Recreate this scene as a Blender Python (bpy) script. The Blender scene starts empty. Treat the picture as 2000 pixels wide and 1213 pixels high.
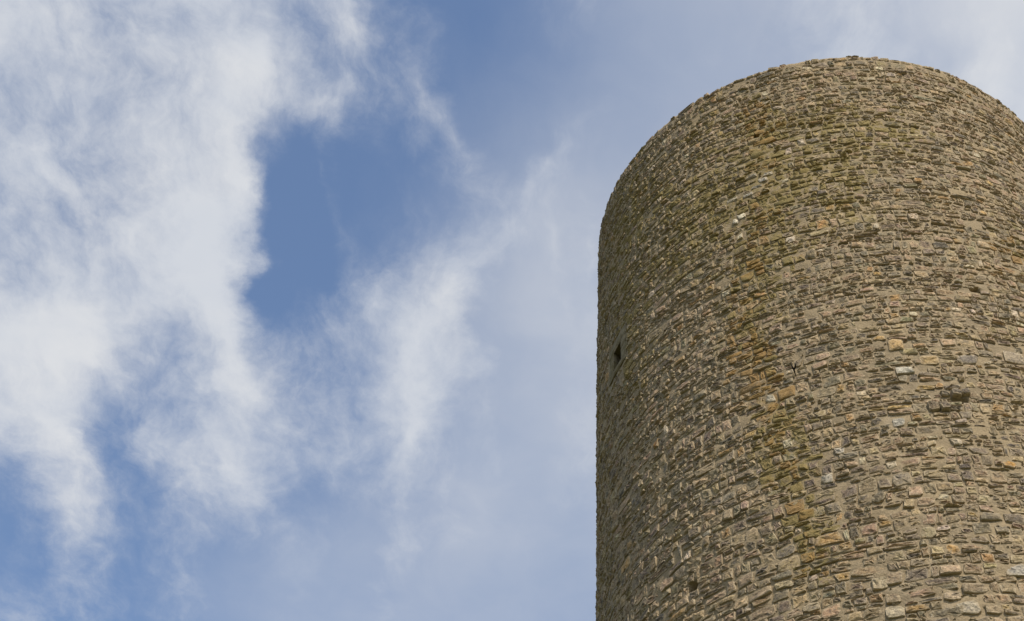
import bpy, math, numpy as np
from mathutils import Vector, Matrix

# ------------------------------------------------------------------ camera
SC = bpy.context.scene
COL = SC.collection
F_PX, PITCH, CAM_Z = 3411.72, 0.8275223, 1.6        # focal length in photo pixels (photo 2000 x 1213)
cam_d = bpy.data.cameras.new('camera')
cam_d.sensor_width = 36.0
cam_d.lens = 36.0 * F_PX / 2000.0
cam_d.clip_start, cam_d.clip_end = 0.1, 20000.0
cam = bpy.data.objects.new('camera', cam_d)
COL.objects.link(cam)
cam.location = (0, 0, CAM_Z)
cam.rotation_euler = (math.pi / 2 + PITCH, 0, 0)
SC.camera = cam
SC.render.resolution_x, SC.render.resolution_y = 1024, 621
SC.view_settings.view_transform = 'Standard'
SC.view_settings.look = 'None'
SC.view_settings.gamma = 1.0
SC.view_settings.exposure = 0.35
SC.view_settings.use_curve_mapping = False

FW = np.array([0, math.cos(PITCH), math.sin(PITCH)])
UP = np.array([0, -math.sin(PITCH), math.cos(PITCH)])
RT = np.array([1.0, 0, 0])
CAM = np.array([0, 0, CAM_Z])


def pix_dir(x, y):
    """direction in the world of a pixel of the photograph"""
    return FW + (x - 1000.0) / F_PX * RT - (y - 606.5) / F_PX * UP


def project(P):
    D = P - CAM
    d = D @ FW
    return 1000 + F_PX * (D @ RT) / d, 606.5 - F_PX * (D @ UP) / d


# ------------------------------------------------------------------ sun and sky
SUN_EL, SUN_AZ = math.radians(46), math.radians(153)      # azimuth clockwise from +Y
sun_dir = Vector((math.sin(SUN_AZ) * math.cos(SUN_EL), math.cos(SUN_AZ) * math.cos(SUN_EL), math.sin(SUN_EL)))
sl = bpy.data.lights.new('sun', 'SUN')
sl.energy = 3.5
sl.angle = math.radians(3.0)
sl.color = (1.0, 0.92, 0.79)
sun = bpy.data.objects.new('sun', sl)
COL.objects.link(sun)
sun.rotation_euler = sun_dir.to_track_quat('Z', 'Y').to_euler()

W = bpy.data.worlds.new('World')
SC.world = W
W.use_nodes = True
nt = W.node_tree
nt.nodes.clear()


class NB:
    """small node builder"""
    def __init__(s, tree): s.t = tree

    def n(s, kind, **kw):
        o = s.t.nodes.new(kind)
        for k, v in kw.items(): setattr(o, k, v)
        return o

    def put(s, sock, v):
        if isinstance(v, bpy.types.NodeSocket): s.t.links.new(v, sock)
        elif v is not None: sock.default_value = v

    def math(s, op, a, b=None, c=None, clamp=False):
        o = s.n('ShaderNodeMath', operation=op, use_clamp=clamp)
        s.put(o.inputs[0], a); s.put(o.inputs[1], b); s.put(o.inputs[2], c)
        return o.outputs[0]

    def vmath(s, op, a, b=None, scale=None):
        o = s.n('ShaderNodeVectorMath', operation=op)
        s.put(o.inputs[0], a); s.put(o.inputs[1], b)
        if scale is not None: s.put(o.inputs['Scale'], scale)
        return o.outputs['Value'] if op in ('LENGTH', 'DOT_PRODUCT') else o.outputs['Vector']

    def ramp(s, v, a, b, lo=0.0, hi=1.0, smooth=True):
        o = s.n('ShaderNodeMapRange', interpolation_type='SMOOTHSTEP' if smooth else 'LINEAR')
        s.put(o.inputs['Value'], v)
        s.put(o.inputs['From Min'], a); s.put(o.inputs['From Max'], b)
        s.put(o.inputs['To Min'], lo); s.put(o.inputs['To Max'], hi)
        return o.outputs[0]

    def noise(s, vec, scale, detail=5.0, rough=0.55, dist=0.0, dim='3D', lac=2.0):
        o = s.n('ShaderNodeTexNoise', noise_dimensions=dim)
        s.put(o.inputs['Vector'], vec)
        o.inputs['Scale'].default_value = scale
        o.inputs['Detail'].default_value = detail
        o.inputs['Roughness'].default_value = rough
        o.inputs['Lacunarity'].default_value = lac
        o.inputs['Distortion'].default_value = dist
        return o.outputs[0], o.outputs[1]

    def mix(s, f, a, b, mode='MIX'):
        o = s.n('ShaderNodeMix', data_type='RGBA', blend_type=mode)
        s.put(o.inputs[0], f)
        s.put(o.inputs[6], a if isinstance(a, bpy.types.NodeSocket) else (*a, 1.0))
        s.put(o.inputs[7], b if isinstance(b, bpy.types.NodeSocket) else (*b, 1.0))
        return o.outputs[2]

    def mapping(s, vec, scale=(1, 1, 1), rot=(0, 0, 0), loc=(0, 0, 0), kind='POINT'):
        o = s.n('ShaderNodeMapping', vector_type=kind)
        s.put(o.inputs['Vector'], vec)
        o.inputs['Location'].default_value = loc
        o.inputs['Rotation'].default_value = rot
        o.inputs['Scale'].default_value = scale
        return o.outputs[0]


# Clouds drift on one flat layer overhead: u = x/z, v = y/z of the view direction.
# Each cloud bank: centre, half axes, turn (all read off the photograph) and thickness.
VEIL = [(1291,648,692,699,1.24,0.60),(2132,323,699,699,0.51,1.10),(1072,406,361,699,0.64,0.29),(566,1099,405,272,-0.33,0.25),(1873,995,699,699,-0.43,0.68),
 (1311,1121,699,699,-0.34,0.51),(1581,204,699,699,0.28,0.50),(307,399,699,699,0.50,-0.22),(1408,-253,500,699,0.43,0.65),(1963,-250,699,699,0.02,1.13),
 (707,1485,580,699,0.02,0.75),(943,965,457,699,-0.07,0.37),(1060,620,300,480,0.0,0.12)]
CLOUD = [(3,103,362,262,0.08,0.40),(801,849,112,324,0.57,0.39),(1142,-32,372,395,-1.47,0.32),(1064,341,89,364,0.77,0.25),(563,409,67,496,0.03,0.21),
 (611,200,136,91,0.06,0.28),(465,355,127,307,-0.17,0.47),(-28,827,324,699,0.89,0.42),(494,138,281,329,-0.17,0.64),(525,767,289,414,-0.19,0.56),
 (22,-136,272,699,0.49,0.70),(809,177,196,699,0.18,0.28),(131,1007,385,201,1.26,0.40),(286,450,202,255,-0.13,0.49),(491,-85,363,643,1.32,0.58),
 (272,248,406,389,0.48,0.35),(20,648,298,591,1.40,0.50),(107,62,601,324,0.49,0.23),(58,296,229,329,1.38,0.41),(462,931,212,434,-0.45,0.48),
 (299,897,156,407,0.25,0.27),(740,602,245,353,0.47,0.50),(906,322,131,331,2.66,0.29),(1289,923,255,699,-1.81,0.20),(469,1465,104,699,0.38,0.48),
 (-85,399,234,294,-0.73,0.45),(153,860,186,286,-0.12,0.46),(357,1095,179,641,0.05,0.31),(114,520,214,349,-0.53,0.28),(437,640,117,339,-0.16,0.31),
 (1942,163,324,512,0.24,0.60),(1192,775,264,686,0.45,0.22),(951,782,87,699,-0.21,0.19),(882,927,173,692,-0.05,0.29),(764,1125,136,699,0.16,0.30),
 (391,413,161,446,-0.18,0.51),(646,921,97,305,-0.01,0.11),(226,-191,271,510,-0.47,0.46),(698,45,180,445,-0.13,0.37),(1668,173,227,462,0.24,0.68),
 (1565,-8,231,699,0.84,0.30),(98,404,270,332,1.15,0.20),(73,1244,361,633,1.91,0.44),(-154,297,138,326,1.08,0.37),(835,670,182,699,0.60,0.43),
 (1165,495,125,468,0.13,0.30),(-130,639,315,344,-0.18,0.52),(281,607,496,170,-0.67,0.31),(1091,515,80,699,-0.05,0.21),(648,329,73,518,-0.03,0.24),(190,190,280,240,0.0,0.10),(548,410,110,270,0.0,-0.30),(525,590,90,130,0.0,-0.25)]


def layer_uv(x, y):
    d = pix_dir(x, y)
    return d[:2] / d[2]


def bank(x, y, rx, ry, ang):
    """centre, half axes and turn of a cloud bank on the layer"""
    c0 = layer_uv(x, y)
    J = np.stack([(layer_uv(x + 5, y) - layer_uv(x - 5, y)) / 10, (layer_uv(x, y + 5) - layer_uv(x, y - 5)) / 10], 1)
    c, s = math.cos(ang), math.sin(ang)
    U, S, _ = np.linalg.svd(J @ np.array([[c * rx, -s * ry], [s * rx, c * ry]]))
    if np.linalg.det(U) < 0: U[:, 1] *= -1
    return c0, S, math.atan2(U[1, 0], U[0, 0])


b = NB(nt)
gen = b.n('ShaderNodeTexCoord').outputs['Generated']
sx = b.n('ShaderNodeSeparateXYZ'); b.put(sx.inputs[0], gen)
zz = b.math('MAXIMUM', sx.outputs[2], 0.12)
cx = b.n('ShaderNodeCombineXYZ')
b.put(cx.inputs[0], b.math('DIVIDE', sx.outputs[0], zz)); b.put(cx.inputs[1], b.math('DIVIDE', sx.outputs[1], zz))
uv = cx.outputs[0]
# ragged, wind-drawn outlines: bend the layer with two sizes of noise
w1 = b.noise(uv, 9.0, 3.0, 0.5, dim='2D')[1]
w2 = b.noise(uv, 34.0, 5.0, 0.6, dim='2D')[1]
wv = b.vmath('ADD', b.vmath('SCALE', b.vmath('SUBTRACT', w1, (0.5, 0.5, 0.5)), scale=0.060),
             b.vmath('SCALE', b.vmath('SUBTRACT', w2, (0.5, 0.5, 0.5)), scale=0.022))
uvw = b.vmath('MULTIPLY', b.vmath('ADD', uv, wv), (1, 1, 0))
uvs = b.vmath('MULTIPLY', b.vmath('ADD', uv, b.vmath('SCALE', wv, scale=0.5)), (1, 1, 0))


def banks(lst, vec, base):
    acc = base
    for (x, y, rx, ry, an, am) in lst:
        c0, S, rot = bank(x, y, rx, ry, an)
        m = b.mapping(vec, (S[0], S[1], 1), (0, 0, rot), (c0[0], c0[1], 0), 'TEXTURE')
        g = b.n('ShaderNodeTexGradient', gradient_type='QUADRATIC_SPHERE')
        b.put(g.inputs[0], m)
        acc = b.math('MULTIPLY_ADD', g.outputs[1], am, acc)
    return acc


# broken cloud all over the sky, under the banks
c0 = layer_uv(700, 600)
far = b.ramp(b.vmath('LENGTH', b.mapping(uv, (0.75, 0.75, 1), loc=(c0[0], c0[1], 0), kind='TEXTURE')), 0.7, 1.6)
bg = b.noise(uv, 2.2, 6.0, 0.55, dist=0.3, dim='2D')[0]
bgc = b.math('MULTIPLY', b.ramp(bg, 0.40, 0.68), b.math('MULTIPLY', far, 0.8))
dens = banks(CLOUD, uvw, bgc)
veil = banks(VEIL, uvs, b.math('MULTIPLY_ADD', far, 0.25, 0.03))
wisp_vec = b.mapping(uvs, (1.0, 0.62, 1), (0, 0, math.radians(-18)))
f1 = b.noise(wisp_vec, 17.0, 9.0, 0.60, dist=0.35, dim='2D')[0]
f2 = b.noise(wisp_vec, 64.0, 8.0, 0.68, dist=0.1, dim='2D')[0]
fn = b.math('ADD', b.math('MULTIPLY', b.math('SUBTRACT', f1, 0.5), 0.46), b.math('MULTIPLY', b.math('SUBTRACT', f2, 0.5), 0.24))
amp = b.math('MULTIPLY', b.ramp(dens, 0.05, 0.32, 0.12, 1.0), b.ramp(dens, 0.45, 0.95, 1.0, 0.6))
d2 = b.math('MULTIPLY_ADD', fn, amp, dens)
kk = b.ramp(d2, 0.15, 0.80)
vv = b.math('MULTIPLY_ADD', b.math('SUBTRACT', f1, 0.5), 0.12, veil, clamp=True)
alpha = b.math('SUBTRACT', 1.0, b.math('MULTIPLY', b.math('SUBTRACT', 1.0, kk), b.math('SUBTRACT', 1.0, vv)), clamp=True)
alpha = b.math('POWER', alpha, 1.18)
sky = b.n('ShaderNodeTexSky', sky_type='NISHITA')
sky.sun_disc = False
sky.sun_elevation = SUN_EL
sky.sun_rotation = SUN_AZ
sky.altitude = 300.0
sky.air_density = 1.0
sky.dust_density = 1.5
sky.ozone_density = 1.6
cs = b.noise(uv, 7.0, 4.0, 0.55, dim='2D')[0]
ccol = b.mix(b.ramp(cs, 0.35, 0.7), (3.42, 3.58, 3.86), (3.85, 3.92, 4.04))
skyc = b.mix(b.math('MULTIPLY', alpha, 0.97), sky.outputs[0], ccol)
bgn = b.n('ShaderNodeBackground')
b.put(bgn.inputs[0], skyc)
bgn.inputs[1].default_value = 0.15
wo = b.n('ShaderNodeOutputWorld')
nt.links.new(bgn.outputs[0], wo.inputs[0])
try:
    W.cycles.sampling_method = 'MANUAL'
    W.cycles.sample_map_resolution = 512
except Exception:
    pass

# ------------------------------------------------------------------ helpers
def npmesh(name, verts, quads, tris, mat=None, smooth=True, attrs=None):
    me = bpy.data.meshes.new(name)
    nv, nq, ntri = len(verts), len(quads), len(tris)
    me.vertices.add(nv)
    me.vertices.foreach_set('co', np.asarray(verts, np.float32).ravel())
    me.loops.add(nq * 4 + ntri * 3)
    li = np.concatenate([np.asarray(quads, np.int32).ravel(), np.asarray(tris, np.int32).ravel()])
    me.loops.foreach_set('vertex_index', li)
    me.polygons.add(nq + ntri)
    st = np.concatenate([np.arange(nq) * 4, nq * 4 + np.arange(ntri) * 3]).astype(np.int32)
    me.polygons.foreach_set('loop_start', st)
    me.polygons.foreach_set('use_smooth', np.full(nq + ntri, smooth, bool) if np.isscalar(smooth) else smooth)
    me.update(calc_edges=True)
    for k, v in (attrs or {}).items():
        a = me.attributes.new(k, 'FLOAT_COLOR', 'POINT')
        a.data.foreach_set('color', np.asarray(v, np.float32).ravel())
    if mat: me.materials.append(mat)
    return me


def link(name, me, parent=None, **props):
    o = bpy.data.objects.new(name, me)
    COL.objects.link(o)
    if parent: o.parent = parent
    for k, v in props.items(): o[k] = v
    return o


def hash2(ix, iy, seed):
    h = (ix.astype(np.int64) * 374761393 + iy.astype(np.int64) * 668265263 + seed * 974711) & 0xFFFFFFFF
    h = ((h ^ (h >> 13)) * 1274126177) & 0xFFFFFFFF
    h = ((h ^ (h >> 16)) * 2246822519) & 0xFFFFFFFF
    return ((h ^ (h >> 15)) & 0xFFFFFF) / float(0xFFFFFF)


def vnoise(x, y, seed=0):
    x, y = np.broadcast_arrays(np.asarray(x, float), np.asarray(y, float))
    ix, iy = np.floor(x), np.floor(y)
    fx, fy = x - ix, y - iy
    fx, fy = fx * fx * (3 - 2 * fx), fy * fy * (3 - 2 * fy)
    a, c = hash2(ix, iy, seed), hash2(ix + 1, iy, seed)
    d, e = hash2(ix, iy + 1, seed), hash2(ix + 1, iy + 1, seed)
    return (a * (1 - fx) + c * fx) * (1 - fy) + (d * (1 - fx) + e * fx) * fy


def fbm(x, y, seed=0, octaves=4):
    t, am, s = 0, 0.5, 0
    for i in range(octaves):
        t = t + am * vnoise(np.asarray(x) * 2 ** i, np.asarray(y) * 2 ** i, seed + i * 17)
        s += am; am *= 0.5
    return t / s


# ------------------------------------------------------------------ materials
def new_mat(name):
    m = bpy.data.materials.new(name)
    m.use_nodes = True
    m.node_tree.nodes.clear()
    n = NB(m.node_tree)
    p = n.n('ShaderNodeBsdfPrincipled')
    o = n.n('ShaderNodeOutputMaterial')
    m.node_tree.links.new(p.outputs[0], o.inputs[0])
    p.inputs['Roughness'].default_value = 0.92
    p.inputs['Specular IOR Level'].default_value = 0.15
    return m, n, p


MORTAR_RGB = (0.315, 0.242, 0.146)


def growth(n, pos, col, lich, orange):
    """lichen and rust-coloured crust over a stone or mortar colour"""
    l1 = n.noise(pos, 13.0, 6.0, 0.65)[0]
    l2 = n.noise(pos, 7.0, 5.0, 0.62)[0]
    lm = n.ramp(n.math('MULTIPLY_ADD', n.math('SUBTRACT', l1, 0.5), 2.0, lich), 0.22, 0.75)
    om = n.ramp(n.math('MULTIPLY_ADD', n.math('SUBTRACT', l2, 0.5), 2.0, orange), 0.30, 0.85)
    tone = n.mix(n.noise(pos, 30.0, 4.0, 0.6)[0], (0.13, 0.103, 0.038), (0.31, 0.236, 0.082))
    col = n.mix(n.math('MULTIPLY', lm, 0.80), col, tone)
    return n.mix(n.math('MULTIPLY', om, 0.75), col, (0.29, 0.175, 0.062))


def stone_material():
    m, n, p = new_mat('rubble stone')
    pos = n.n('ShaderNodeNewGeometry').outputs['Position']
    tint = n.n('ShaderNodeAttribute', attribute_name='tint').outputs['Color']
    dat = n.n('ShaderNodeAttribute', attribute_name='data')
    sep = n.n('ShaderNodeSeparateColor'); n.put(sep.inputs[0], dat.outputs['Color'])
    edge, lich, orange = sep.outputs[0], sep.outputs[1], sep.outputs[2]
    rnd = dat.outputs['Alpha']
    # every stone has its own bedding: shift the grain by its random number
    off = n.n('ShaderNodeCombineXYZ')
    for i, k in enumerate((37.0, 61.0, 23.0)): n.put(off.inputs[i], n.math('MULTIPLY', rnd, k))
    pj = n.vmath('ADD', pos, off.outputs[0])
    bed = n.mapping(pj, (9, 9, 46))
    g1 = n.noise(bed, 1.0, 6.0, 0.68, dist=0.6)[0]
    g2 = n.noise(pj, 26.0, 6.0, 0.68)[0]
    g3 = n.noise(pj, 10.0, 4.0, 0.6)[0]
    g4 = n.noise(n.mapping(pj, (1, 1, 1.9)), 48.0, 4.0, 0.6)[0]
    col = n.mix(n.ramp(g2, 0.25, 0.75), n.mix(1.0, tint, (0.42, 0.42, 0.44), 'MULTIPLY'), n.mix(1.0, tint, (1.52, 1.50, 1.44), 'MULTIPLY'))
    core = n.math('MULTIPLY', n.ramp(g3, 0.48, 0.66), n.math('SUBTRACT', 1.0, n.math('MULTIPLY', edge, 0.7)))
    col = n.mix(n.math('MULTIPLY', core, 0.55), col, (0.100, 0.090, 0.080))
    col = n.mix(n.math('MULTIPLY', n.ramp(g1, 0.56, 0.72), 0.45), col, (0.40, 0.345, 0.265))
    dust = n.math('MULTIPLY', n.ramp(n.math('ADD', g2, n.math('MULTIPLY', edge, 0.28)), 0.56, 0.80), n.math('MULTIPLY_ADD', edge, 0.68, 0.15))
    col = n.mix(dust, col, (0.42, 0.345, 0.235))
    wash = n.math('MULTIPLY', n.ramp(n.math('MULTIPLY_ADD', edge, 0.16, n.noise(pos, 4.5, 6.0, 0.66)[0]), 0.55, 0.72), 0.5)
    col = n.mix(wash, col, MORTAR_RGB)
    col = n.mix(n.math('MULTIPLY', n.ramp(g4, 0.60, 0.70), 0.62), col, (0.52, 0.47, 0.40))
    col = n.mix(n.math('MULTIPLY', n.ramp(g4, 0.40, 0.28), 0.55), col, (0.055, 0.048, 0.042))
    col = growth(n, pos, col, lich, orange)
    n.put(p.inputs['Base Color'], col)
    bp = n.n('ShaderNodeBump')
    bp.inputs['Strength'].default_value = 0.9
    bp.inputs['Distance'].default_value = 0.026
    n.put(bp.inputs['Height'], n.math('ADD', n.math('MULTIPLY', g4, 0.35), n.math('ADD', n.math('MULTIPLY', g1, 0.65), n.math('MULTIPLY', g2, 0.6))))
    n.put(p.inputs['Normal'], bp.outputs[0])
    return m


def mortar_material():
    m, n, p = new_mat('lime mortar')
    pos = n.n('ShaderNodeNewGeometry').outputs['Position']
    dat = n.n('ShaderNodeAttribute', attribute_name='data')
    sep = n.n('ShaderNodeSeparateColor'); n.put(sep.inputs[0], dat.outputs['Color'])
    a1 = n.noise(pos, 1.6, 5.0, 0.6)[0]
    a2 = n.noise(pos, 32.0, 6.0, 0.7)[0]
    a3 = n.noise(pos, 8.0, 4.0, 0.6)[0]
    col = n.mix(n.ramp(a1, 0.35, 0.65), (0.235, 0.184, 0.118), MORTAR_RGB)
    col = n.mix(n.ramp(n.noise(pos, 0.9, 6.0, 0.65, dist=0.8)[0], 0.56, 0.66, 0.0, 0.55), col, (0.38, 0.305, 0.210))
    col = n.mix(n.ramp(a3, 0.35, 0.75, 0.0, 0.6), col, (0.345, 0.270, 0.172))
    col = n.mix(n.ramp(a2, 0.30, 0.62, 0.45, 0.0), col, (0.13, 0.105, 0.07))
    col = growth(n, pos, col, n.math('MULTIPLY', sep.outputs[1], 0.5), n.math('MULTIPLY', sep.outputs[2], 0.4))
    n.put(p.inputs['Base Color'], col)
    bp = n.n('ShaderNodeBump')
    bp.inputs['Strength'].default_value = 0.7
    bp.inputs['Distance'].default_value = 0.02
    n.put(bp.inputs['Height'], n.math('ADD', a2, n.math('MULTIPLY', a3, 0.6)))
    n.put(p.inputs['Normal'], bp.outputs[0])
    return m


def dressed_material():
    m, n, p = new_mat('dressed stone')
    pos = n.n('ShaderNodeNewGeometry').outputs['Position']
    a = n.noise(pos, 11.0, 6.0, 0.65)[0]
    c = n.noise(pos, 45.0, 4.0, 0.6)[0]
    col = n.mix(n.ramp(a, 0.3, 0.7), (0.155, 0.125, 0.075), (0.235, 0.195, 0.125))
    col = n.mix(n.ramp(n.noise(pos, 5.0, 4.0, 0.6)[0], 0.45, 0.7, 0.0, 0.7), col, (0.12, 0.098, 0.036))
    n.put(p.inputs['Base Color'], col)
    bp = n.n('ShaderNodeBump'); bp.inputs['Strength'].default_value = 0.5; bp.inputs['Distance'].default_value = 0.01
    n.put(bp.inputs['Height'], n.math('ADD', a, c)); n.put(p.inputs['Normal'], bp.outputs[0])
    return m


def ground_material():
    m, n, p = new_mat('meadow grass')
    pos = n.n('ShaderNodeNewGeometry').outputs['Position']
    a = n.noise(pos, 0.35, 8.0, 0.6)[0]
    c = n.noise(pos, 9.0, 5.0, 0.65)[0]
    col = n.mix(n.ramp(a, 0.3, 0.7), (0.06, 0.085, 0.028), (0.13, 0.125, 0.055))
    col = n.mix(n.ramp(c, 0.35, 0.7, 0.0, 0.6), col, (0.15, 0.13, 0.075))
    n.put(p.inputs['Base Color'], col)
    bp = n.n('ShaderNodeBump'); bp.inputs['Strength'].default_value = 0.6; bp.inputs['Distance'].default_value = 0.05
    n.put(bp.inputs['Height'], c); n.put(p.inputs['Normal'], bp.outputs[0])
    return m


def feather_material():
    m, n, p = new_mat('dark plumage')
    pos = n.n('ShaderNodeNewGeometry').outputs['Position']
    a = n.noise(pos, 60.0, 4.0, 0.6)[0]
    n.put(p.inputs['Base Color'], n.mix(a, (0.012, 0.010, 0.009), (0.028, 0.022, 0.018)))
    p.inputs['Roughness'].default_value = 0.6
    return m


M_STONE, M_MORTAR, M_DRESS, M_GROUND, M_BIRD = stone_material(), mortar_material(), dressed_material(), ground_material(), feather_material()

# ------------------------------------------------------------------ ground
rg = [0, 12, 40, 120, 400, 1500, 6000]
NG = 64
gv = [(0, 0, 0)]
for r in rg[1:]:
    for i in range(NG):
        a = 2 * math.pi * i / NG
        gv.append((r * math.cos(a), r * math.sin(a) + 15, 0))
gq = [(1 + j * NG + i, 1 + (j + 1) * NG + i, 1 + (j + 1) * NG + (i + 1) % NG, 1 + j * NG + (i + 1) % NG) for j in range(len(rg) - 2) for i in range(NG)]
gt = [(0, 1 + i, 1 + (i + 1) % NG) for i in range(NG)]
gv[0] = (0, 15, 0)
link('ground', npmesh('ground', gv, gq, gt, M_GROUND), kind='structure')

# ------------------------------------------------------------------ tower: form
AX = np.array([6.22828952, 22.56003477])
H_TOP = 26.46295 + CAM_Z
BATTER = 0.0399897
FACE = math.atan2(-AX[1], -AX[0])                  # bearing from the axis to the camera
Z_FINE = 12.2                                       # below this nothing is ever in view
FRONT = math.radians(122)
rng = np.random.default_rng(11)


def rad(z): return 4.5 + BATTER * (H_TOP - z)


def swell(th, z):
    """slow waviness of the old wall face"""
    return 0.030 * (fbm(th * 3.0 + 40, z * 0.45, 5, 3) - 0.5) * 2


def surf(th, z, d):
    r = rad(z) + swell(th, z) + d
    return np.stack([AX[0] + r * np.cos(th), AX[1] + r * np.sin(th), z], -1)


def hit(x, y):
    """photo pixel -> (bearing, height) on the tower face"""
    d = pix_dir(x, y); d = d / np.linalg.norm(d)
    k, R0 = BATTER, 4.5 + BATTER * (H_TOP - CAM_Z)
    A = d[0] ** 2 + d[1] ** 2 - (k * d[2]) ** 2
    B = -2 * (d[0] * AX[0] + d[1] * AX[1]) + 2 * R0 * k * d[2]
    C = AX @ AX - R0 ** 2
    t = (-B - math.sqrt(max(B * B - 4 * A * C, 0))) / (2 * A)
    P = CAM + t * d
    return math.atan2(P[1] - AX[1], P[0] - AX[0]), P[2]


# lichen and crust patches: photo pixel centre, half sizes in pixels, strength
OLIVE = [(1235,400,45,130,.55),(1222,560,26,120,.45),(1400,330,150,80,.42),(1600,235,90,45,.45),(1730,262,120,36,.45),(1540,375,110,60,.5),
         (1590,440,90,45,.35),(1400,410,80,50,.5),(1480,520,90,60,.5),(1360,500,70,60,.3),(1470,640,70,60,.35),(1530,850,45,50,.85),(1545,900,50,40,.95),
         (1505,900,40,40,.5),(1580,1030,60,40,.5),(1575,1085,50,35,.45),(1630,330,110,50,.45),(1800,415,110,36,.25),(1990,470,30,30,.4),(1250,700,22,60,.5),(1330,420,60,60,.35)]
STREAK = [(1492,215),(1500,270),(1512,330),(1505,400),(1490,470),(1475,540),(1468,610),(1475,680),(1492,740),(1510,800),(1530,860),(1548,920),(1562,980),(1580,1050),(1600,1110)]
OLIVE += [(x, y, 36, 44, .46) for x, y in STREAK]
OCHRE = [(1460,700,50,45,.55),(1510,790,55,50,.55),(1430,620,45,60,.3),(1480,240,45,35,.45),(1900,560,100,36,.3),(1640,1085,60,36,.4),(1560,940,40,40,.4),
         (1800,730,50,20,.4),(1990,520,40,40,.4),(1500,740,40,50,.45),(1690,1110,40,25,.3),(1960,470,60,30,.3)]


OCHRE += [(x - 14, y + 8, 32, 40, .46) for x, y in STREAK]


def patches(lst, th, z):
    t = np.zeros_like(th)
    for (x, y, rx, ry, am) in lst:
        t0, z0 = hit(x, y)
        t1, z1 = hit(x + rx * 0.5, y); t2, z2 = hit(x, y + ry * 0.5)
        w = max(abs(t1 - t0), abs(t2 - t0)) * 2 * 4.7
        h = max(abs(z1 - z0), abs(z2 - z0)) * 2
        dt = (th - t0 + math.pi) % (2 * math.pi) - math.pi
        q = (dt * 4.7 / max(w, .15)) ** 2 + ((z - z0) / max(h, .15)) ** 2
        t = t + am * np.exp(-q * 0.9)
    return t


def grown(th, z):
    g = fbm(th * 4.0 + 9, z * 0.8, 71, 4)
    up = np.clip((z - 17) / 10, 0, 1)
    left = np.clip((FACE - 0.25 - th) / 1.0, 0, 1)
    li = np.clip((g - 0.52) * 1.6, 0, 1) * (0.25 + 0.40 * up) + 0.10 * left + 0.03 * up * np.clip((H_TOP - .8 - z) / 1.0, 0, 1) + patches(OLIVE, th, z)
    o = np.clip((fbm(th * 5.0 + 3, z * 1.1, 91, 4) - 0.56) * 1.3, 0, 1) + patches(OCHRE, th, z)
    return np.clip(li, 0, 1), np.clip(o, 0, 1)


tower = bpy.data.objects.new('tower', None)
COL.objects.link(tower)
tower.location = (AX[0], AX[1], 0)
tower['label'] = 'round medieval tower of rough grey and tan rubble stone with olive lichen'
tower['category'] = 'tower'
TW = Matrix.Translation(tower.location)


def to_tower(v): return np.asarray(v) - np.array([AX[0], AX[1], 0])


# window slit on the shaded flank
wt, wz = math.radians(-160.05), 21.635 + CAM_Z
WIN_T0, WIN_T1 = wt - 0.165 / 4.69, wt + 0.165 / 4.69
WIN_Z0, WIN_Z1 = wz - 0.235, wz + 0.225
# small putlog holes, the last a recess added for shadow under the ledge: bearing, height, half width, half height
HOLES = []
for (x, y, hw, hh) in [(1474, 264, .032, .060), (1353, 1148, .050, .060), (1905, 566, .045, .03), (1872, 784, .10, .016)]:
    t0, z0 = hit(x, y); HOLES.append((t0, z0, hw, hh))

# ------------------------------------------------------------------ tower: mortared wall core
tf = np.arange(FACE - FRONT, FACE + FRONT, 0.036 / 4.75)
tb = np.linspace(FACE + FRONT, FACE + 2 * math.pi - FRONT, 44)[:-1]
ths = np.concatenate([tf, tb])
zs = np.concatenate([np.arange(-0.6, Z_FINE, 0.28), np.arange(Z_FINE, H_TOP - 0.03, 0.036), [H_TOP - 0.02]])
for v, arr in ((WIN_T0, ths), (WIN_T1, ths), (WIN_Z0, zs), (WIN_Z1, zs)):
    arr[np.argmin(np.abs(arr - v))] = v
TH, ZZ = np.meshgrid(ths, zs)
arc = TH * 4.75
dep = -0.006 + 0.032 * (fbm(arc * 5.5, ZZ * 7.0, 21, 3) - 0.5) + 0.018 * (fbm(arc * 16, ZZ * 20, 33, 2) - 0.5)
for (t0, z0, hw, hh) in HOLES:
    q = ((TH - t0) * 4.75 / (hw * 1.5)) ** 2 + ((ZZ - z0) / (hh * 1.4)) ** 2
    dep = dep - 0.30 * np.exp(-q ** 2)
V = surf(TH, ZZ, dep).reshape(-1, 3)
nT, nZ = len(ths), len(zs)
I = np.arange(nT * nZ).reshape(nZ, nT)
A0, A1 = I[:-1], np.roll(I, -1, 1)[:-1]
B0, B1 = I[1:], np.roll(I, -1, 1)[1:]
Q = np.stack([A0, A1, B1, B0], -1)
tm = (ths + 1e-6)[None, :]
keep = ~((tm >= WIN_T0) & (tm < WIN_T1 - 1e-4) & (zs[:-1, None] + 1e-6 >= WIN_Z0) & (zs[:-1, None] < WIN_Z1 - 1e-4))
Q = Q[keep]
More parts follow.
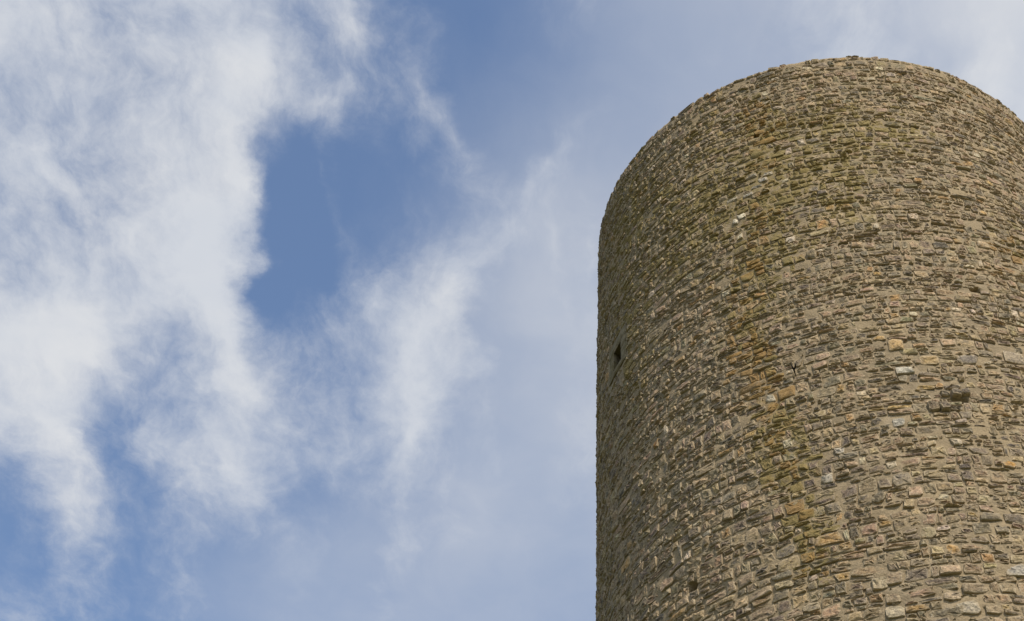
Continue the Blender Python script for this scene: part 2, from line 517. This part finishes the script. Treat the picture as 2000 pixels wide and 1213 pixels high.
# wall head, inner face of the hollow top and its floor
n0 = len(V)
inner = []
for (r, z) in ((3.3, H_TOP - 0.02), (3.3, H_TOP - 2.4)):
    inner.append(np.stack([AX[0] + r * np.cos(ths), AX[1] + r * np.sin(ths), np.full(nT, z)], -1))
V = np.concatenate([V] + inner + [np.array([[AX[0], AX[1], H_TOP - 2.4]])])
r0 = I[-1]; r1 = n0 + np.arange(nT); r2 = r1 + nT
Qx = [np.stack([a, np.roll(a, -1), np.roll(c, -1), c], -1) for a, c in ((r0, r1), (r1, r2))]
Tx = np.stack([r2, np.roll(r2, -1), np.full(nT, len(V) - 1)], -1)
Q = np.concatenate([Q] + Qx)
li, orr = grown(TH.ravel(), ZZ.ravel())
dat = np.zeros((len(V), 4)); dat[:n0, 1] = li; dat[:n0, 2] = orr; dat[:, 3] = 1
wall = link('wall', npmesh('wall', to_tower(V), Q, Tx, M_MORTAR, True, {'data': dat}), tower)

# ------------------------------------------------------------------ tower: rubble stones
STN = []          # rows: four corners (s,z) as arc angle / height, then layout numbers


def bound(i, z, th):
    """bed joint number i at bearing th: wavy, stepping a little from stone to stone"""
    arc = th * 4.75
    a = 0.10 * (fbm(arc * 0.55, z * 0.35, 3, 2) - 0.5)
    st = (hash2(np.floor(arc / 0.33 + hash2(np.array(i), np.array(7), 4) * 9), np.full_like(arc, i), 13) - 0.5) * 0.050
    return z + a + st


zc, i = -0.5, 0
zb = []
while zc < H_TOP:
    zb.append(zc)
    if zc < Z_FINE: h = rng.uniform(0.20, 0.34)
    else:
        f = np.interp(zc, [13, 16, 19, 28], [1.42, 1.22, 0.93, 0.84])
        h = f * float(np.clip(rng.lognormal(math.log(0.138), 0.28), 0.075, 0.235))
    zc += h
if H_TOP - zb[-1] < 0.09: zb.pop()
zb.append(H_TOP)
cells = []
for i in range(len(zb) - 1):
    z0, z1 = zb[i], zb[i + 1]
    h = z1 - z0
    zm = 0.5 * (z0 + z1)
    R = rad(zm)
    start = FACE - math.pi + rng.uniform(0, .05)
    fine = zm >= Z_FINE
    sc = np.interp(zm, [13, 16, 19, 28], [1.28, 1.12, 0.92, 0.86]) if fine else 1.5
    w = np.clip(rng.lognormal(math.log(0.135 * sc + 0.36 * h), 0.36, 800), 0.07, 0.48)
    ed = start + np.concatenate([[0], np.cumsum(w)]) / R
    ed = ed[ed < start + 2 * math.pi]; ed[-1] = start + 2 * math.pi
    tl, tr = ed[:-1], ed[1:]
    nn = len(tl)
    jl = rng.normal(0, 0.012, nn + 1) / R           # lean of the upright joints
    last = i == len(zb) - 2
    c = np.stack([tl + jl[:-1], bound(i, z0, tl + 1e-4), tr + jl[1:], bound(i, z0, tr - 1e-4),
                  tr - jl[1:], bound(i + 1, z1, tr - 1e-4), tl - jl[:-1], bound(i + 1, z1, tl + 1e-4)], 1)
    if last:
        c[:, 5] = H_TOP + rng.normal(0, .017, nn); c[:, 7] = c[:, 5] + rng.normal(0, .008, nn)
    cells.append(c)
cells = np.concatenate(cells)
# split tall cells into two or three thin stones, some of them again side by side
out = []
hc = 0.5 * (cells[:, 7] - cells[:, 1] + cells[:, 5] - cells[:, 3])
wc = (cells[:, 2] - cells[:, 0]) * 4.75
ps = np.clip((hc - 0.085) * 5.0, 0, 0.5) * np.where(wc > 0.16, 1, .4)
ps = np.where(cells[:, 1] < Z_FINE, 0.12, ps)
sp = rng.random(len(cells)) < ps
out.append(cells[~sp])
S_ = cells[sp]
f = rng.uniform(0.28, 0.72, (len(S_), 1)); g = np.clip(f + rng.normal(0, .07, f.shape), .2, .8)
ml = S_[:, 0:2] * (1 - f) + S_[:, 6:8] * f
mr = S_[:, 2:4] * (1 - g) + S_[:, 4:6] * g
for half in (np.concatenate([S_[:, 0:4], mr, ml], 1), np.concatenate([ml, mr, S_[:, 4:8]], 1)):
    ww = (half[:, 2] - half[:, 0]) * 4.75
    s2 = (rng.random(len(half)) < 0.55) & (ww > 0.22)
    out.append(half[~s2])
    D = half[s2]
    f = rng.uniform(0.3, 0.7, (len(D), 1)); g = np.clip(f + rng.normal(0, .06, f.shape), .2, .8)
    bo = D[:, 0:2] * (1 - f) + D[:, 2:4] * f
    tp = D[:, 6:8] * (1 - g) + D[:, 4:6] * g
    out.append(np.concatenate([D[:, 0:2], bo, tp, D[:, 6:8]], 1))
    out.append(np.concatenate([bo, D[:, 2:4], D[:, 4:6], tp], 1))
ST = np.concatenate(out)
cT = ST[:, 0::2].mean(1); cZ = ST[:, 1::2].mean(1)
hw = 0.25 * ((ST[:, 2] - ST[:, 0]) + (ST[:, 4] - ST[:, 6])) * rad(cZ)
hh = 0.25 * ((ST[:, 7] - ST[:, 1]) + (ST[:, 5] - ST[:, 3]))
ok = (hw > 0.022) & (hh > 0.016)
ok &= rng.random(len(ST)) > 0.015 + 0.04 * (vnoise(cT * 9, cZ * 1.7, 55) > 0.75)      # bare mortar here and there
FR = 0.25
ok &= ~((np.abs(cT - wt) * 4.69 < 0.165 + FR + hw * .6) & (cZ > WIN_Z0 - 0.16 - hh * .6) & (cZ < WIN_Z1 + 0.24 + hh * .6))
for (t0, z0, a_, b_) in HOLES:
    ok &= ~((np.abs(cT - t0) * 4.75 < a_ + hw * .55) & (np.abs(cZ - z0) < b_ + hh * .55))
ST, cT, cZ, hw, hh = ST[ok], cT[ok], cZ[ok], hw[ok], hh[ok]
N = len(ST)

# pinning chips wedged into the joints: they show only where a joint is wide
NC = 9000
tc = FACE + rng.uniform(-FRONT, FRONT, NC); zc_ = rng.uniform(Z_FINE, H_TOP - .08, NC)
wch = rng.uniform(.018, .055, NC); hch = np.minimum(rng.uniform(.010, .024, NC), wch * .8)
okc = ~((np.abs(tc - wt) * 4.69 < .165 + FR + .03) & (zc_ > WIN_Z0 - .2) & (zc_ < WIN_Z1 + .28))
for (t0, z0, a_, b_) in HOLES:
    okc &= ~((np.abs(tc - t0) * 4.75 < a_ + .04) & (np.abs(zc_ - z0) < b_ + .03))
tc, zc_, wch, hch = tc[okc], zc_[okc], wch[okc], hch[okc]
wa = wch / 4.75; sk = rng.normal(0, .12, len(tc)) * wch
ST = np.concatenate([ST, np.stack([tc - wa, zc_ - hch - sk, tc + wa, zc_ - hch + sk, tc + wa, zc_ + hch + sk, tc - wa, zc_ + hch - sk], 1)])
cT, cZ, hw, hh = np.concatenate([cT, tc]), np.concatenate([cZ, zc_]), np.concatenate([hw, wch]), np.concatenate([hh, hch])
chip = np.arange(len(ST)) >= N
N = len(ST)

# colours
PAL = np.array([(.195, .168, .132), (.255, .210, .152), (.340, .272, .185), (.135, .120, .103), (.47, .42, .35), (.37, .255, .125), (.31, .245, .185)])
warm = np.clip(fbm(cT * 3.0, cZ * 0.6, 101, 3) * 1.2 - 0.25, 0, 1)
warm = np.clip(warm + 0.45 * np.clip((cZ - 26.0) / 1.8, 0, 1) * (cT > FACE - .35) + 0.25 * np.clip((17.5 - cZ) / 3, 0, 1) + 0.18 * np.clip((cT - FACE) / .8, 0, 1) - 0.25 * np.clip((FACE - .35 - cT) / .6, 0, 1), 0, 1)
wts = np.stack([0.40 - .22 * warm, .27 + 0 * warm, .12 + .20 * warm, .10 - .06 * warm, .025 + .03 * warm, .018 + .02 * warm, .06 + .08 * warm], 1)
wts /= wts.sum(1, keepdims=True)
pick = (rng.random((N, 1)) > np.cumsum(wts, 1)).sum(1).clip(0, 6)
pick = np.where((pick == 4) & (hw > .10), 2, pick)
tint = PAL[pick] * np.array([1.05, 0.965, .845]) * rng.uniform(0.78, 1.22, (N, 1)) * rng.normal(1, .035, (N, 3))
prot = np.clip(rng.gamma(2.2, 0.0040, N) + 0.001 + (rng.random(N) < .06) * rng.uniform(.006, .022, N), 0.001, 0.04)
prot *= np.where(cT < FACE - .7, .75, 1)
prot = np.where(chip, rng.uniform(.001, .009, N), prot)
lich, orng = grown(cT, cZ)
lich = np.clip(lich * np.clip(rng.gamma(2.0, .45, N), .1, 2.0), 0, 1) * np.where(pick == 4, .3, 1)
orng = np.clip(orng * .72 * np.clip(rng.gamma(1.6, .6, N), .05, 2.2), 0, 1)
# stones one can single out in the photograph: pixel, colour, projection, size factors
PX = np.stack([project(surf(cT, cZ, prot))[0], project(surf(cT, cZ, prot))[1]], 1)
fac = (cT - FACE + math.pi) % (2 * math.pi) - math.pi
seen = (np.abs(fac) < 1.36) & ~chip
drop, own = np.zeros(N, bool), np.zeros(N, bool)
for (x, y, rgb, pr, pw_, ph_) in [
        (1449, 424, (.80, .74, .60), .016, 18, 13), (1437, 434, (.80, .74, .62), .016, 13, 12), (1446, 463, (.74, .66, .50), .016, 14, 11),
        (1430, 392, (.50, .45, .36), .010, 26, 9), (1750, 675, (.54, .38, .20), .022, 33, 24), (1766, 725, (.55, .53, .48), .020, 38, 17),
        (1815, 705, (.42, .31, .17), .012, 40, 22), (1808, 758, (.44, .31, .13), .010, 46, 10), (1283, 868, (.38, .21, .08), .016, 14, 18),
        (1329, 1078, (.50, .43, .32), .010, 11, 26), (1822, 797, (.27, .215, .16), .050, 26, 18), (1844, 796, (.20, .16, .125), .066, 24, 20),
        (1846, 772, (.23, .19, .145), .045, 22, 12), (1866, 771, (.16, .135, .11), .070, 22, 17), (1884, 769, (.15, .125, .105), .064, 20, 15), (1860, 758, (.24, .20, .16), .030, 34, 9),  # ledge stones, tinted darker to deepen the shade under them
        (1468, 345, (.50, .46, .41), .010, 24, 8), (1490, 352, (.52, .48, .44), .010, 22, 10), (1478, 366, (.46, .43, .40), .010, 26, 9), (1500, 340, (.50, .45, .37), .010, 20, 8), (1462, 382, (.46, .43, .39), .010, 24, 9),
        (1755, 826, (.46, .44, .41), .014, 30, 18), (1720, 1140, (.46, .39, .28), .018, 40, 28), (1972, 907, (.44, .26, .09), .012, 28, 16),
        (1982, 700, (.38, .32, .25), .016, 46, 24), (1890, 703, (.21, .185, .165), .016, 46, 22), (1615, 935, (.43, .40, .35), .016, 30, 22),
        (1640, 880, (.48, .44, .39), .012, 22, 16), (1860, 1166, (.46, .37, .27), .016, 40, 22), (1892, 1187, (.47, .42, .34), .016, 46, 30),
        (1984, 1115, (.38, .36, .33), .014, 44, 28), (1505, 778, (.52, .48, .41), .014, 20, 16), (1748, 1196, (.47, .41, .31), .014, 44, 30)]:
    j = np.argmin(np.where(seen & ~own, ((PX - (x, y)) ** 2).sum(1), 1e12))
    tint[j] = np.array(rgb) * (.84, .81, .74); prot[j] = pr; lich[j] *= .2; orng[j] *= .2
    ta, za = hit(x, y); tb_, zb_ = hit(x + pw_ / 2, y)[0], hit(x, y - ph_ / 2)[1]
    nw, nh = abs(tb_ - ta) * 4.75, max(abs(zb_ - za), .03)
    m = np.array([ta, za])
    q4 = ST[j].reshape(4, 2); q4 = (q4 - q4.mean(0)) * (nw / max(hw[j], .03), nh / max(hh[j], .03))
    clash = (np.abs(cT - ta) * 4.75 < (nw + hw) * .72) & (np.abs(cZ - za) < (nh + hh) * .72) & (np.arange(N) != j)
    drop[clash] = True; own[j] = True
    cT[j], cZ[j], hw[j], hh[j] = ta, za, nw, nh
    ST[j] = (q4 + m).ravel()
keepst = ~(drop & ~own)
ST, cT, cZ, hw, hh, tint, prot, lich, orng, fac = (a_[keepst] for a_ in (ST, cT, cZ, hw, hh, tint, prot, lich, orng, fac))
N = len(ST)

# outline -> rings -> solid stones
NK = 10
ang = (np.arange(NK) + 0.5) / NK * 2 * np.pi
ang = ang[None, :] + rng.normal(0, 0.10, (N, NK))
pw = rng.uniform(3.2, 9.0, (N, 1))
ca, sa = np.cos(ang), np.sin(ang)
ox = np.sign(ca) * np.abs(ca) ** (2 / pw); oy = np.sign(sa) * np.abs(sa) ** (2 / pw)
jit = 1 + rng.normal(0, 0.08, (N, NK)) - np.abs(rng.normal(0, .07, (N, NK)))
ox *= jit; oy *= jit + rng.normal(0, .05, (N, NK))
gap = np.abs(rng.normal(0, .006, (N, 1))) + 0.003
sxx = np.clip(1 - gap / hw[:, None], .55, 1); syy = np.clip(1 - gap / hh[:, None], .55, 1)


def ring(kx, ky, d):
    a, c = ox * kx, oy * ky
    u, v = (a + 1) / 2, (c + 1) / 2
    q = ST.reshape(N, 4, 2)
    th = (q[:, 0, 0, None] * (1 - u) + q[:, 1, 0, None] * u) * (1 - v) + (q[:, 3, 0, None] * (1 - u) + q[:, 2, 0, None] * u) * v
    z = (q[:, 0, 1, None] * (1 - u) + q[:, 1, 1, None] * u) * (1 - v) + (q[:, 3, 1, None] * (1 - u) + q[:, 2, 1, None] * u) * v
    slope = tz * (c * hh[:, None]) + tx * (a * hw[:, None])
    return surf(th, z, np.clip(d + slope * (np.asarray(d) > -.03), -0.07, 0.3))


tz = rng.normal(-0.04, 0.10, (N, 1)); tx = rng.normal(0, 0.07, (N, 1))
p = prot[:, None]
e = rng.uniform(0.003, 0.018, (N, NK))
kx2 = sxx * np.clip(1 - e / hw[:, None], .5, 1); ky2 = syy * np.clip(1 - e / hh[:, None], .45, 1)
R0 = ring(sxx * 1.02, syy * 1.02, np.full((N, NK), -0.065))
R1 = ring(sxx, syy, p * rng.uniform(.15, .9, (N, NK)) - .002)
R2 = ring(kx2, ky2, p + rng.normal(0, .0045, (N, NK)))
R3 = ring(kx2 * .52, ky2 * .52, p + rng.normal(.003, .0075, (N, NK)))
CC = ring(kx2 * 0, ky2 * 0, p + rng.normal(.003, .008, (N, 1)))[:, :1]
VV = np.concatenate([R0, R1, R2, R3, CC], 1)                      # N x (4*NK+1) x 3
k = np.arange(NK); k2 = (k + 1) % NK
UQ = np.concatenate([np.stack([r * NK + k, r * NK + k2, (r + 1) * NK + k2, (r + 1) * NK + k], 1) for r in range(3)])
UT = np.stack([3 * NK + k, 3 * NK + k2, np.full(NK, 4 * NK)], 1)
NV = 4 * NK + 1
SOFT = rng.random(N) < .3                          # water-worn stones are rounder than split ones
SMO = np.zeros((N, 4 * NK), bool); SMO[:, 2 * NK:] = SOFT[:, None]
edge = np.concatenate([np.full(2 * NK, 1.0), np.full(NK, .7), np.full(NK, .15), [0]])
DAT = np.zeros((N, NV, 4)); DAT[:, :, 0] = edge; DAT[:, :, 1] = lich[:, None]; DAT[:, :, 2] = orng[:, None]; DAT[:, :, 3] = rng.random((N, 1))
TIN = np.ones((N, NV, 4)); TIN[:, :, :3] = np.clip(tint, .02, .75)[:, None, :]

# the 300 stones that show largest are objects of their own
ctr = VV.mean(1)
px, py = project(VV[:, NK:2 * NK].reshape(-1, 3))
px, py = px.reshape(N, NK), py.reshape(N, NK)
area = 0.5 * np.abs((px * np.roll(py, -1, 1) - py * np.roll(px, -1, 1)).sum(1))
nrm = np.stack([np.cos(cT), np.sin(cT), np.zeros(N)], 1)
facing = ((CAM - ctr) * nrm).sum(1) > 0
inside = (px.min(1) > 0) & (px.max(1) < 2000) & (py.min(1) > 0) & (py.max(1) < 1213)
top = np.argsort(-(area * facing * inside))[:300]
for j in top:
    o = link('stone', npmesh('stone', VV[j] - ctr[j], UQ, UT, M_STONE, SMO[j], {'tint': TIN[j], 'data': DAT[j]}), tower)
    o.location = to_tower(ctr[j])
rest = np.ones(N, bool); rest[top] = False
front = rest & ((np.abs(fac) < FRONT) & (cZ > Z_FINE - .3))
back = rest & ~front


def merged(name, sel):
    M = int(sel.sum())
    q = (UQ[None] + (np.arange(M) * NV)[:, None, None]).reshape(-1, 4)
    t = (UT[None] + (np.arange(M) * NV)[:, None, None]).reshape(-1, 3)
    return npmesh(name, to_tower(VV[sel].reshape(-1, 3)), q, t, M_STONE, np.concatenate([SMO[sel][:, :3 * NK].ravel(), SMO[sel][:, 3 * NK:].ravel()]),
                  {'tint': TIN[sel].reshape(-1, 4), 'data': DAT[sel].reshape(-1, 4)})


def merged_low(name, sel):
    """far side and foot of the tower: one ring fewer"""
    M = int(sel.sum())
    vv = np.concatenate([R0[sel], R2[sel], CC[sel]], 1)
    q1 = np.stack([k, k2, NK + k2, NK + k], 1); t1 = np.stack([NK + k, NK + k2, np.full(NK, 2 * NK)], 1)
    nv = 2 * NK + 1
    q = (q1[None] + (np.arange(M) * nv)[:, None, None]).reshape(-1, 4)
    t = (t1[None] + (np.arange(M) * nv)[:, None, None]).reshape(-1, 3)
    return npmesh(name, to_tower(vv.reshape(-1, 3)), q, t, M_STONE, False,
                  {'tint': TIN[sel][:, :nv].reshape(-1, 4), 'data': DAT[sel][:, :nv].reshape(-1, 4)})


link('rubble', merged('rubble', front), tower, kind='stuff')
link('rubble', merged_low('rubble', back), tower, kind='stuff')
print('stones', N, 'front', int(front.sum()), 'back', int(back.sum()), 'smallest own', area[top[-1]])

# ------------------------------------------------------------------ tower: slit window with dressed surround
window = bpy.data.objects.new('window', None)
COL.objects.link(window)
window.parent = tower
wc_ = surf(np.array(wt), np.array(WIN_Z0), 0.0)
window.location = to_tower(wc_)


def block(name, t0, t1, z0, z1, d0, d1, seed, arch=0.0):
    """dressed block following the curve of the wall, with worn arrises"""
    r = np.random.default_rng(seed)
    nt_, nz_ = 5, 5
    tt = np.linspace(t0, t1, nt_); zz_ = np.linspace(z0, z1, nz_)
    T, Z = np.meshgrid(tt, zz_)
    fx = np.abs(np.linspace(-1, 1, nt_))[None, :]; fz = np.abs(np.linspace(-1, 1, nz_))[:, None]
    d = d1 - 0.014 * np.maximum(fx, fz) ** 6 + r.normal(0, .003, T.shape)
    T = T + r.normal(0, .0006, T.shape)
    fr = surf(T, Z, d).reshape(-1, 3); bk = surf(T, Z, np.full(T.shape, d0)).reshape(-1, 3)
    v = np.concatenate([fr, bk]); n_ = nt_ * nz_
    idx = np.arange(n_).reshape(nz_, nt_)
    f_ = [(idx[a, c], idx[a, c + 1], idx[a + 1, c + 1], idx[a + 1, c]) for a in range(nz_ - 1) for c in range(nt_ - 1)]
    f_ += [tuple(x + n_ for x in reversed(q)) for q in f_]
    rim = [idx[0, c] for c in range(nt_)] + [idx[a, -1] for a in range(1, nz_)] + [idx[-1, c] for c in range(nt_ - 2, -1, -1)] + [idx[a, 0] for a in range(nz_ - 2, 0, -1)]
    f_ += [(rim[(q + 1) % len(rim)], rim[q], rim[q] + n_, rim[(q + 1) % len(rim)] + n_) for q in range(len(rim))]
    o = link(name, npmesh(name, v - wc_, np.array(f_), np.zeros((0, 3), int), M_DRESS, False), window)
    return o


q_ = 1 / 4.69
block('jamb', WIN_T1 + .002 * q_, WIN_T1 + .25 * q_, WIN_Z0 - .02, WIN_Z0 + .26, -.055, .016, 1)
block('jamb', WIN_T1 + .002 * q_, WIN_T1 + .21 * q_, WIN_Z0 + .268, WIN_Z1 + .01, -.055, .020, 2)
block('jamb', WIN_T0 - .24 * q_, WIN_T0 - .002 * q_, WIN_Z0 - .02, WIN_Z0 + .21, -.055, .018, 3)
block('jamb', WIN_T0 - .20 * q_, WIN_T0 - .002 * q_, WIN_Z0 + .218, WIN_Z1 + .01, -.055, .014, 4)
block('lintel', WIN_T0 - .22 * q_, WIN_T1 + .23 * q_, WIN_Z1 + .018, WIN_Z1 + .23, -.055, .020, 5)
block('sill', WIN_T0 - .20 * q_, WIN_T1 + .22 * q_, WIN_Z0 - .15, WIN_Z0 - .028, -.055, .026, 6)
# reveal: the deep opening behind the surround
ro = surf(np.array([WIN_T0, WIN_T1, WIN_T1, WIN_T0]), np.array([WIN_Z0, WIN_Z0, WIN_Z1, WIN_Z1]), np.full(4, -.05))
ri = surf(np.array([WIN_T0 - .14, WIN_T1 + .10, WIN_T1 + .10, WIN_T0 - .14]), np.array([WIN_Z0 - .5, WIN_Z0 - .5, WIN_Z1 + .05, WIN_Z1 + .05]), np.full(4, -1.1))
link('reveal', npmesh('reveal', np.concatenate([ro, ri]) - wc_, np.array([(i, (i + 1) % 4, 4 + (i + 1) % 4, 4 + i) for i in range(4)] + [(4, 5, 6, 7)]),
                      np.zeros((0, 3), int), M_DRESS, False), window)

# ------------------------------------------------------------------ bird sweeping past the wall
def bird(x, y, out):
    t0, z0 = hit(x, y)
    P = surf(np.array(t0), np.array(z0), 0.0)
    d = CAM - P; d /= np.linalg.norm(d)
    base = P + d * out
    s = 1.38 * np.linalg.norm(base - CAM) / F_PX                    # metres per photo pixel here
    ex, ey, ez = RT, UP, -FW                                 # level axes facing the viewer's side of the wall
    L = lambda a, c, e_=0.0: base + s * (a * ex + c * ey + e_ * ez) - base
    V_, F_ = [], []

    def loft(path, rads, flat=1.0, nrm_=(0, 0, 1)):
        n0_ = len(V_); m_ = 8
        path = [np.array(q) for q in path]
        for i_, (q, r_) in enumerate(zip(path, rads)):
            a_ = path[min(i_ + 1, len(path) - 1)] - path[max(i_ - 1, 0)]
            a_ /= np.linalg.norm(a_)
            n1 = np.cross(a_, nrm_); n1 /= np.linalg.norm(n1)
            n2 = np.cross(a_, n1)
            for k_ in range(m_):
                c_ = 2 * math.pi * k_ / m_
                V_.append(q + n1 * r_ * math.cos(c_) + n2 * r_ * flat * math.sin(c_))
        for i_ in range(len(path) - 1):
            for k_ in range(m_):
                a0 = n0_ + i_ * m_
                F_.append((a0 + k_, a0 + (k_ + 1) % m_, a0 + m_ + (k_ + 1) % m_, a0 + m_ + k_))
        F_.append(tuple(n0_ + k_ for k_ in reversed(range(m_))))
        F_.append(tuple(n0_ + (len(path) - 1) * m_ + k_ for k_ in range(m_)))

    # body from bill to tail, leaning down to the right
    loft([(-1.9, 3.2, 3.5), (-1.5, 2.4, 2.8), (-.9, 1.0, 1.9), (0, -1.2, .8), (1.0, -3.6, -.3), (1.9, -5.8, -1.2), (3.1, -8.6, -2.2), (3.7, -10.2, -2.6)],
         [.12, .6, .95, 1.35, 1.1, .7, .6, .2], .8)
    # raised wings, swept back to a point
    loft([(-.4, -.2, 1.0), (-1.8, 2.4, .2), (-3.0, 5.6, -.6), (-3.9, 8.6, -1.4)], [1.3, 1.3, .95, .12], .16, (.25, 0, 1))
    loft([(.5, -.4, .6), (1.5, 2.6, 1.0), (2.0, 5.6, 1.2), (2.1, 9.0, 1.3)], [1.3, 1.3, 1.0, .12], .16, (-.25, 0, 1))
    vs = np.array([L(*q) for q in V_])
    me = bpy.data.meshes.new('bird')
    me.from_pydata([tuple(q) for q in vs], [], F_)
    me.polygons.foreach_set('use_smooth', [True] * len(me.polygons))
    me.update()
    me.materials.append(M_BIRD)
    o = link('bird', me, None, label='small dark bird with raised wings flying close to the tower wall', category='bird')
    o.location = base
    return o


bird(1550, 720, 0.35)
